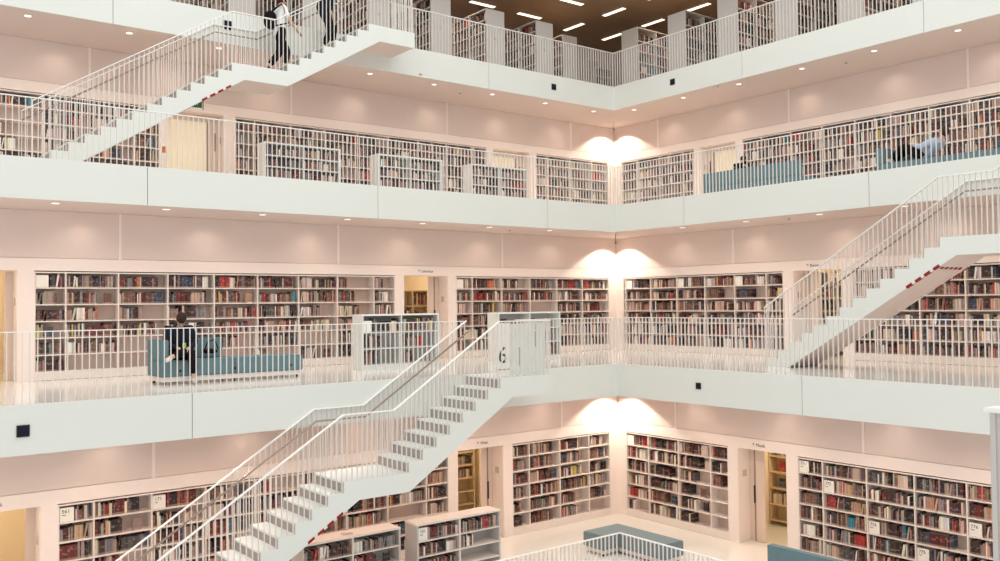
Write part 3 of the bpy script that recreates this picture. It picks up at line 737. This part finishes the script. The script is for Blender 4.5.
# exit sign and yellow notice by the upper left door
t = thing('exit_sign', 'green hanging exit sign under the upper left staircase', 'sign', (6.5, 19.2, 9.8))
build('sign_panel', MB().box(6.36, 6.69, 19.2, 19.23, 9.70, 9.88), M['exit'], t); put_text('EXIT', .11, 'L', 6.40, 19.195, 9.745, t, m='paper')
build('hanger', MB().box(6.71, 6.73, 19.20, 19.23, 9.66, 11.29), M['bronze'], t)
t = thing('notice', 'small orange and white notice left of the upper left door', 'notice', (6.60, 21.57, 9.0))
build('notice_board', MB().box(6.55, 6.66, 21.565, 21.58, 8.9, 9.25), M['paper'], t); build('orange_print', MB().box(6.565, 6.645, 21.56, 21.565, 9.05, 9.2), mat('orange_print', (.6,.18,.08), noise=.05), t)

# ------------------------------------------------------------------ sofas and benches
def rbox(side, a0, a1, b0, b1, z0, z1, name, m, parent, bev=.014):
    mb = MB(); sbox(mb, side, a0, a1, b0, b1, z0, z1); return build(name, mb, m, parent, bevel=bev, smooth=False)
def sofa(side, a0, a1, b0, z, label, backs, endback=None, depth=.78, back_side='far', seatm='sofa'):
    t = thing('sofa', label, 'sofa', P(side, (a0+a1)/2, b0+depth/2, z), 'blue upholstered sofas')
    rbox(side, a0+.03, a1-.03, b0+.03, b0+depth-.03, z+.05, z+.14, 'base', M['shelf'], t, .005)
    n = max(1, round((a1-a0)/1.47)); L_ = (a1-a0)/n
    seats = []
    for i in range(n): seats.append(rbox(side, a0+i*L_+.003, a0+(i+1)*L_-.003, b0, b0+depth, z+.14, z+.43, 'seat', M[seatm], t))
    for x0, x1 in backs:
        if back_side == 'far': rbox(side, x0, x1, b0+depth-.17, b0+depth, z+.432, z+.80, 'backrest', M['sofa'], t)
        else: rbox(side, x0, x1, b0, b0+.17, z+.432, z+.80, 'backrest', M['sofa'], t)
    if endback: rbox(side, endback[0], endback[1], b0, b0+depth-.175, z+.432, z+.80, 'armrest', M['sofa'], t)
    for x in (a0+.1, (a0+a1)/2, a1-.1):
        for bb in (b0+.08, b0+depth-.08):
            mb = MB(); mb.tube([P(side, x, bb, z), P(side, x, bb, z+.05)], .025); build('leg', mb, M['black'], t)
    for i in range(n+1):
        x = min(max(a0+i*L_, a0+.35), a1-.25); mb = MB(); sbox(mb, side, x-.02, x+.02, b0-.004, b0+.001, z+.22, z+.26); build('button', mb, M['black'], t).parent = seats[min(i, n-1)]
    return t
sofa('L', 4.93, 7.66, 16.30, 4, 'blue sofa with half backrest on the middle level, person seated on it', [(4.93, 6.28)], endback=(4.93, 5.08))
sofa('R', 12.66, 15.60, 18.9, 8, 'blue sofa seen from behind on the upper right gallery', [(12.66, 15.60)], back_side='near')
sofa('R', 7.2, 10.75, 19.0, 8, 'blue sofa at upper right with a reader in a pale blue shirt', [(9.9, 10.75)], endback=(10.58, 10.75))
sofa('R', 7.45, 10.42, 14.3, 0, 'dark teal sofa back at the bottom edge before the lower right bookcase', [(7.45, 10.42)], back_side='near')
t = thing('corner_bench', 'grey blue L shaped bench behind the bottom railing corner', 'bench', (14, 13.9, 0))
for nm, prof in (('seat', [(13.30, 13.80), (13.75, 13.80), (13.75, 12.50), (14.36, 12.50), (14.36, 14.42), (13.30, 14.42)]),):
    mb = MB(); mb.prism(prof, lambda x, y: (x, y, .14), lambda x, y: (x, y, .45)); build(nm, mb, M['sofatop'], t, bevel=.02)
for x0, x1, y0, y1 in ((13.36, 14.3, 13.86, 14.36), (13.81, 14.3, 12.56, 13.84)):
    build('base', MB().box(x0, x1, y0, y1, .05, .139), M['shelf'], t)
for x, y in ((13.4, 13.9), (13.4, 14.32), (14.28, 14.32), (14.28, 12.6), (13.85, 12.6), (13.85, 13.75)):
    build('leg', MB().tube([(x, y, 0), (x, y, .05)], .025), M['black'], t)

# ------------------------------------------------------------------ people
def skin_mesh(name, verts, edges, m, sub=2, root=0):
    me = bpy.data.meshes.new(name); me.from_pydata([v[:3] for v in verts], edges, []); 
    o = bpy.data.objects.new(name, me); C.objects.link(o)
    sk = o.modifiers.new('s', 'SKIN'); sk.use_smooth_shade = True
    for i, v in enumerate(verts):
        r = v[3] if not isinstance(v[3], tuple) else v[3]
        me.skin_vertices[0].data[i].radius = (r, r) if not isinstance(r, tuple) else r
        me.skin_vertices[0].data[i].use_root = (i == root)
    o.modifiers.new('u', 'SUBSURF').levels = sub
    bpy.context.view_layer.update(); dg = bpy.context.evaluated_depsgraph_get()
    nm = bpy.data.meshes.new_from_object(o.evaluated_get(dg)); bpy.data.objects.remove(o)
    nm.name = name; nm.materials.clear(); nm.materials.append(m)
    for p in nm.polygons: p.use_smooth = True
    return nm
def sphere(c, rx, ry, rz, name, m, parent, rot=0):
    bm = bmesh.new(); bmesh.ops.create_uvsphere(bm, u_segments=16, v_segments=12, radius=1)
    for v in bm.verts: v.co = Vector((v.co.x*rx, v.co.y*ry, v.co.z*rz))
    for f in bm.faces: f.smooth = True
    me = bpy.data.meshes.new(name); bm.to_mesh(me); bm.free(); me.materials.append(m); o = link(name, me, parent); o.location = c; o.rotation_euler = (0, 0, rot); return o
def person(label, loc, rot, J, top, bottom, hair='hair', group=None, sleeve=True, shoe='shoe', headpitch=0.0):
    """J: joints in local metres (x forward, y left, z up)."""
    t = thing('person', label, 'person', loc, group); t.rotation_euler = (0, 0, rot)
    g = lambda k: Vector(J[k])
    pel, che, nec, hd = g('pelvis'), g('chest'), g('neck'), g('head')
    V = []; E = []
    def add(p, r): V.append((p[0], p[1], p[2], r)); return len(V)-1
    i_p = add(pel, .10); i_m = add((pel+che)/2, .10); i_c = add(che, .095); i_n = add(nec, .052); i_h0 = add(nec.lerp(hd, .45), .06); i_h = add(hd, .092); i_t = add(hd+(hd-nec).normalized()*.07, .075)
    E += [(i_p,i_m),(i_m,i_c),(i_c,i_n),(i_n,i_h0),(i_h0,i_h),(i_h,i_t)]
    for s in ('l', 'r'):
        sh = add(g('sh_'+s), .045); el = add(g('el_'+s), .040); wr = add(g('wr_'+s), .027); pm = add(g('wr_'+s)+(g('wr_'+s)-g('el_'+s)).normalized()*.06, (.04, .02))
        E += [(i_c, sh), (sh, el), (el, wr), (wr, pm)]
        base = Vector(V[pm][:3]); dr = (g('wr_'+s)-g('el_'+s)).normalized(); side = dr.cross(Vector((0,0,1)));
        if side.length < .1: side = Vector((0,1,0))
        side.normalize()
        for q, ln_ in zip((-1.5, -.5, .5, 1.5), (.06, .075, .08, .068)):
            f1 = add(base+side*q*.018+dr*.03, .009); f2 = add(base+side*q*.02+dr*(.03+ln_*.6)+Vector((0,0,-.012)), .008); f3 = add(base+side*q*.02+dr*(.03+ln_)+Vector((0,0,-.03)), .007)
            E += [(pm, f1), (f1, f2), (f2, f3)]
        th = add(base-side*.045-dr*.01, .010); th2 = add(base-side*.06+dr*.03, .009); E += [(wr, th), (th, th2)]
        hp = add(g('hip_'+s), .085); kn = add(g('kn_'+s), .058); an = add(g('an_'+s), .038); toe = add(g('toe_'+s), .032)
        E += [(i_p, hp), (hp, kn), (kn, an), (an, toe)]
    body = link('body', skin_mesh('body', V, E, M['skin'], 2), t)
    # clothing follows the same joints a little larger
    V = []; E = []
    ax = (che-pel).normalized(); a = add(pel-ax*.13, (.165, .145)); b = add((pel+che)/2, (.165, .14)); c = add(che, (.18, .145)); d = add(nec-(nec-che)*.25, .075); E += [(a,b),(b,c),(c,d)]
    for s in ('l', 'r'):
        sh = add(g('sh_'+s), .092); el = add(g('el_'+s), .066); 
        e = g('wr_'+s) if sleeve else g('sh_'+s).lerp(g('el_'+s), .8)
        if sleeve: wr = add(e, .040); E += [(c, sh), (sh, el), (el, wr)]
        else:
            V[el] = (e[0], e[1], e[2], .055); E += [(c, sh), (sh, el)]
    link('top', skin_mesh('top', V, E, M[top], 2), t)
    V = []; E = []
    a = add(pel+(che-pel).normalized()*.15, (.14, .12)); b = add(pel-Vector((0,0,.03)), (.15, .13)); E += [(a, b)]
    for s in ('l', 'r'):
        hp = add(g('hip_'+s), .112); kn = add(g('kn_'+s), .088); an = add(g('an_'+s)+(g('kn_'+s)-g('an_'+s)).normalized()*.05, .068); E += [(b, hp), (hp, kn), (kn, an)]
    link('trousers', skin_mesh('trousers', V, E, M[bottom], 2), t)
    for s in ('l', 'r'):
        V = []; an, toe = g('an_'+s), g('toe_'+s); dr = (toe-an); dr.normalize()
        x = add(an+Vector((0,0,-.02))-dr*.05, .042); y = add(an.lerp(toe, .5)+Vector((0,0,-.01)), .045); zz = add(toe, (.048, .032))
        link('shoe', skin_mesh('shoe', V, [(x,y),(y,zz)], M[shoe], 2), t)
    up = (hd-nec).normalized(); fwd = Vector((1,0,0)); fwd = (fwd-up*fwd.dot(up)); fwd.normalize(); fwd = (fwd*math.cos(headpitch)-up*math.sin(headpitch)); lft = up.cross(fwd)
    sphere(hd-fwd*.022+up*.028, .102, .092, .108, 'hair', M[hair], t)
    face = hd+fwd*.085
    sphere(face+fwd*.012-up*.005, .018, .014, .022, 'nose', M['skin'], body)
    for q in (-1, 1):
        sphere(face+lft*.033*q+up*.02-fwd*.004, .008, .013, .008, 'eye', M['black'], body); sphere(hd+lft*.092*q-up*.01, .018, .012, .03, 'ear', M['skin'], body)
    sphere(face-up*.045-fwd*.004, .008, .022, .006, 'mouth', M['red'], body)
    return t
stand = dict(pelvis=(0,0,.95), chest=(.02,0,1.32), neck=(.03,0,1.50), head=(.06,0,1.63),
  sh_l=(.02,.18,1.42), sh_r=(.02,-.18,1.42), el_l=(-.08,.23,1.15), el_r=(.12,-.24,1.16), wr_l=(.05,.22,.93), wr_r=(.30,-.20,1.02),
  hip_l=(0,.09,.90), hip_r=(0,-.09,.90), kn_l=(.22,.09,.60), kn_r=(-.04,-.09,.49), an_l=(.14,.09,.255), an_r=(-.30,-.09,.15), toe_l=(.28,.09,.205), toe_r=(-.17,-.09,.04))
person('person in a white T-shirt and black trousers walking up, black backpack on back', (8.36, 18.92, 10.566), 0.0, stand, 'whitecloth', 'blackcloth', sleeve=False, shoe='black').scale = (1.06, 1.06, 1.06)
t = thing('backpack', 'black backpack worn by the climber in the white T-shirt', 'bag', (8.12, 18.92, 11.72))
def bag(t, c, rx, ry, rz, m, nm='bag_body'):
    V = [(c[0], c[1], c[2]-rz, (rx*.8, ry)), (c[0], c[1], c[2], (rx, ry)), (c[0], c[1], c[2]+rz, (rx*.7, ry*.8))]
    me = skin_mesh(nm, [(v[0], v[1], v[2], v[3]) for v in V], [(0,1),(1,2)], m, 2); return link(nm, me, t)
bag(t, (.02, 0, .1), .17, .16, .22, M['blackcloth'])
for s in (-1, 1):
    mb = MB(); mb.tube([(8.16, 18.92+.1*s, 12.0), (8.34, 18.92+.15*s, 12.18), (8.58, 18.92+.14*s, 12.0), (8.56, 18.92+.15*s, 11.8), (8.2, 18.92+.16*s, 11.66)], .018, 6); build('strap', mb, M['blackcloth'], t)
climb = dict(stand); climb.update(kn_l=(.26,.09,.66), an_l=(.22,.09,.28), toe_l=(.36,.09,.22), kn_r=(.06,-.09,.50), an_r=(-.12,-.09,.11), toe_r=(.02,-.09,.05), chest=(.07,0,1.31), neck=(.10,0,1.49), head=(.15,0,1.61),
   sh_l=(.07,.18,1.41), sh_r=(.07,-.18,1.41), el_r=(-.10,-.24,1.17), wr_r=(.02,-.22,.95))
person('person in dark clothes climbing the upper flight ahead of the backpack wearer', (9.52, 18.95, 11.283), 0.0, climb, 'navy', 'blackcloth', shoe='black')
sit = dict(pelvis=(0,0,.55), chest=(.05,0,.88), neck=(.11,0,1.05), head=(.20,0,1.15), sh_l=(.07,.19,.98), sh_r=(.07,-.19,.98), el_l=(.10,.26,.72), el_r=(.14,-.26,.72),
  wr_l=(.36,.10,.64), wr_r=(.36,-.08,.64), hip_l=(.05,.1,.52), hip_r=(.05,-.1,.52), kn_l=(.50,.14,.56), kn_r=(.50,-.18,.54), an_l=(.52,.16,.12), an_r=(.56,.12,.64), toe_l=(.66,.17,.04), toe_r=(.70,.22,.62))
sit.update(an_r=(.64, -.26, .50), toe_r=(.72, -.36, .44), kn_r=(.46, .02, .58))
p = person('person in a dark navy jacket sitting on the blue sofa, looking down at phone', (5.40, 16.72, 4.0), -PI/2-.15, sit, 'navy', 'blackcloth', headpitch=.6)
tag(link('phone', MB().box(-.035, .035, -.006, .006, -.05, .05).mesh('phone', [M['green']], .003), None, (5.36, 16.33, 4.69)), 'green phone held by the seated person on the sofa', 'phone')
t = thing('shoulder_bag', 'black bag lying on the sofa beside the seated person', 'bag', (5.95, 16.68, 4.56)); bag(t, (0,0,0), .17, .15, .05, M['blackcloth'])
t2 = MB().tube([(5.82,16.6,4.58),(5.85,16.5,4.74),(5.98,16.5,4.78),(6.08,16.6,4.6)], .012, 6); build('strap', t2, M['blackcloth'], t)
# reader lying back on the upper right sofa: legs stretched towards the corner end
lie = dict(pelvis=(0,0,.53), chest=(-.26,0,.72), neck=(-.38,0,.86), head=(-.42,0,.98), sh_l=(-.28,.19,.80), sh_r=(-.28,-.19,.80), el_l=(-.02,.26,.70), el_r=(.0,-.26,.72),
  wr_l=(.18,.12,.80), wr_r=(.18,-.10,.82), hip_l=(.05,.1,.53), hip_r=(.05,-.1,.53), kn_l=(.42,.10,.80), kn_r=(.44,-.12,.74), an_l=(.74,.10,.51), an_r=(.80,-.10,.50), toe_l=(.86,.10,.58), toe_r=(.93,-.12,.56))
person('reader in a pale blue shirt and black trousers reclining on the upper right sofa', (19.35, 9.80, 8.0), PI/2, lie, 'bluecloth', 'blackcloth')
sitb = dict(sit); sitb.update(an_r=(.52,-.14,.12), toe_r=(.66,-.15,.04), kn_r=(.50,-.14,.56), chest=(-.08,0,.86), neck=(-.10,0,1.03), head=(-.06,0,1.15), sh_l=(-.08,.19,.97), sh_r=(-.08,-.19,.97))
low = {k: (x, y, z-.0) for k, (x, y, z) in sitb.items()}
low.update(chest=(-.02,0,.80), neck=(.02,0,.95), head=(.12,0,1.02), sh_l=(0,.19,.90), sh_r=(0,-.19,.90), pelvis=(0.05,0,.53))
person('person in black hunched behind the backrest of the upper right sofa', (19.32, 14.70, 8.06), -.2, low, 'blackcloth', 'blackcloth')

# ------------------------------------------------------------------ emit the books
def book_unit():
    mb = MB()
    mb.box(0, 1, 0, .06, 0, 1, 0); mb.box(0, .12, .06, 1, 0, 1, 0); mb.box(.88, 1, .06, 1, 0, 1, 0); mb.box(.12, .88, .06, .95, .02, .98, 1)
    me = mb.mesh('book', [M['bookobj'], M['paper']])
    at = me.attributes.new('hv', 'FLOAT', 'POINT'); at.data.foreach_set('value', [v.co.z for v in me.vertices]); return me
def rank(q):
    x, y, z = P(q['side'], q['a'], q['b'], q['z']); d = .61*x+.79*y
    if d < 1: return 0
    u = 500+895*(.7923*x-.61*y)/d; vv = 297-895*(z-EYE)/d+8*(u-500)/1000
    if not (0 < u < 985 and -5 < vv < 558): return 0
    return q['w']*q['h']/d/d*q['occl'] if q['w'] < .1 else q['w']*q['h']/d/d*.5*q['occl']
named = [q for q in books if q['lab']]
for q in books: q['r'] = rank(q) if q['lab'] else 0
top = sorted(named, key=lambda q: -q['r'])[:300]
ids = {id(q) for q in top}
BU = book_unit()
for q in top:
    o = bpy.data.objects.new('book', BU); C.objects.link(o)
    s = q['side']
    if s == 'L': o.location = (q['a'], q['b'], q['z']); o.rotation_euler = (0, q['lean'], 0)
    else: o.location = (q['b'], q['a']+q['w'], q['z']); o.rotation_euler = Euler((0, -q['lean'], -PI/2), 'XYZ')
    if q['lean']:
        o.location.z += .002+abs(math.sin(q['lean']))*q['w']*.5
    o.scale = (q['w'], q['d'], q['h']); o.color = (*q['col'], 1)
    sh, bay, row = q['lab']
    size = 'thick ' if q['w'] > .035 else ('slim ' if q['w'] < .02 else '')
    tag(o, '%s%s book, %s from left, %s row, %s bay, %s' % (size, q['cname'], nth(q['i']), nth(row), nth(bay), sh), 'book', 'books on the '+sh)
verts = []; faces = []; cols = []; hvs = []; rn = []
for q in books:
    if id(q) in ids: continue
    n = len(verts); a, b, z, w, d, h = q['a'], q['b'], q['z'], q['w'], q['d'], q['h']; sh = math.sin(q['lean'])*h
    r = random.random()
    for zz, dx in ((z, 0), (z+h, sh)):
        for (aa, bb) in ((a, b), (a+w, b), (a+w, b+d), (a, b+d)):
            verts.append(P(q['side'], aa+dx, bb, zz)); cols += [*q['col'], 1]; hvs.append(0 if zz == z else 1); rn.append(r)
    fs = ((3,2,1,0),(4,5,6,7),(0,1,5,4),(1,2,6,5),(2,3,7,6),(3,0,4,7))
    for f in fs: faces.append(tuple(n+i for i in (f if q['side'] == 'L' else f[::-1])))
me = bpy.data.meshes.new('shelved_books'); me.from_pydata(verts, [], faces); me.materials.append(M['bookmass'])
me.attributes.new('bcol', 'FLOAT_COLOR', 'POINT').data.foreach_set('color', cols)
me.attributes.new('hv', 'FLOAT', 'POINT').data.foreach_set('value', hvs)
me.attributes.new('brnd', 'FLOAT', 'POINT').data.foreach_set('value', rn)
o = link('books', me); tag(o, 'the many small distant books filling all the remaining shelves', 'books', None, 'stuff')
print('BOOKS', len(books))

# ------------------------------------------------------------------ light
W = bpy.data.worlds.new('World'); bpy.context.scene.world = W; W.use_nodes = True
bg = W.node_tree.nodes['Background']; bg.inputs['Color'].default_value = (0.975, 0.985, 0.965, 1); bg.inputs['Strength'].default_value = 0.95
def area(loc, tgt, sx, sy, e, col):
    ld = bpy.data.lights.new('skylight', 'AREA'); ld.shape = 'RECTANGLE'; ld.size = sx; ld.size_y = sy; ld.energy = e; ld.color = col
    o = bpy.data.objects.new('skylight', ld); C.objects.link(o); o.location = loc; o.rotation_euler = (Vector(tgt)-Vector(loc)).to_track_quat('-Z', 'Y').to_euler(); return o
area((7, 7, 21), (9, 9, 0), 14, 14, 1500, (.95, 1, .98))        # glass roof over the void
for s in 'LR':                                                   # the top gallery is lit warmly by its own strips
    for i in range(4):
        spot(P(s, 19-4*i, 21.7, 14.8), 45, (1, .78, .55), 160, .8)

# ------------------------------------------------------------------ camera
cam = bpy.data.cameras.new('camera'); co = bpy.data.objects.new('camera', cam); C.objects.link(co)
F = Vector((0.61007377, 0.7918983, 0.0265908)); R = Vector((0.79230764, -0.6100259, -0.01081699)); U = Vector((-0.00765512, -0.02766726, 0.99958788))
m = Matrix((R, U, -F)).transposed().to_4x4(); m.translation = Vector((0, 0, EYE)); co.matrix_world = m
cam.sensor_width = 36; cam.lens = 36*895.39/1000; cam.clip_start = .05; cam.clip_end = 200
bpy.context.scene.camera = co
sc = bpy.context.scene
sc.view_settings.view_transform = 'Standard'; sc.view_settings.look = 'None'; sc.view_settings.exposure = 0.0; sc.view_settings.gamma = 1.0
sc.cycles.max_bounces = 6; sc.cycles.diffuse_bounces = 4; sc.cycles.use_denoising = True
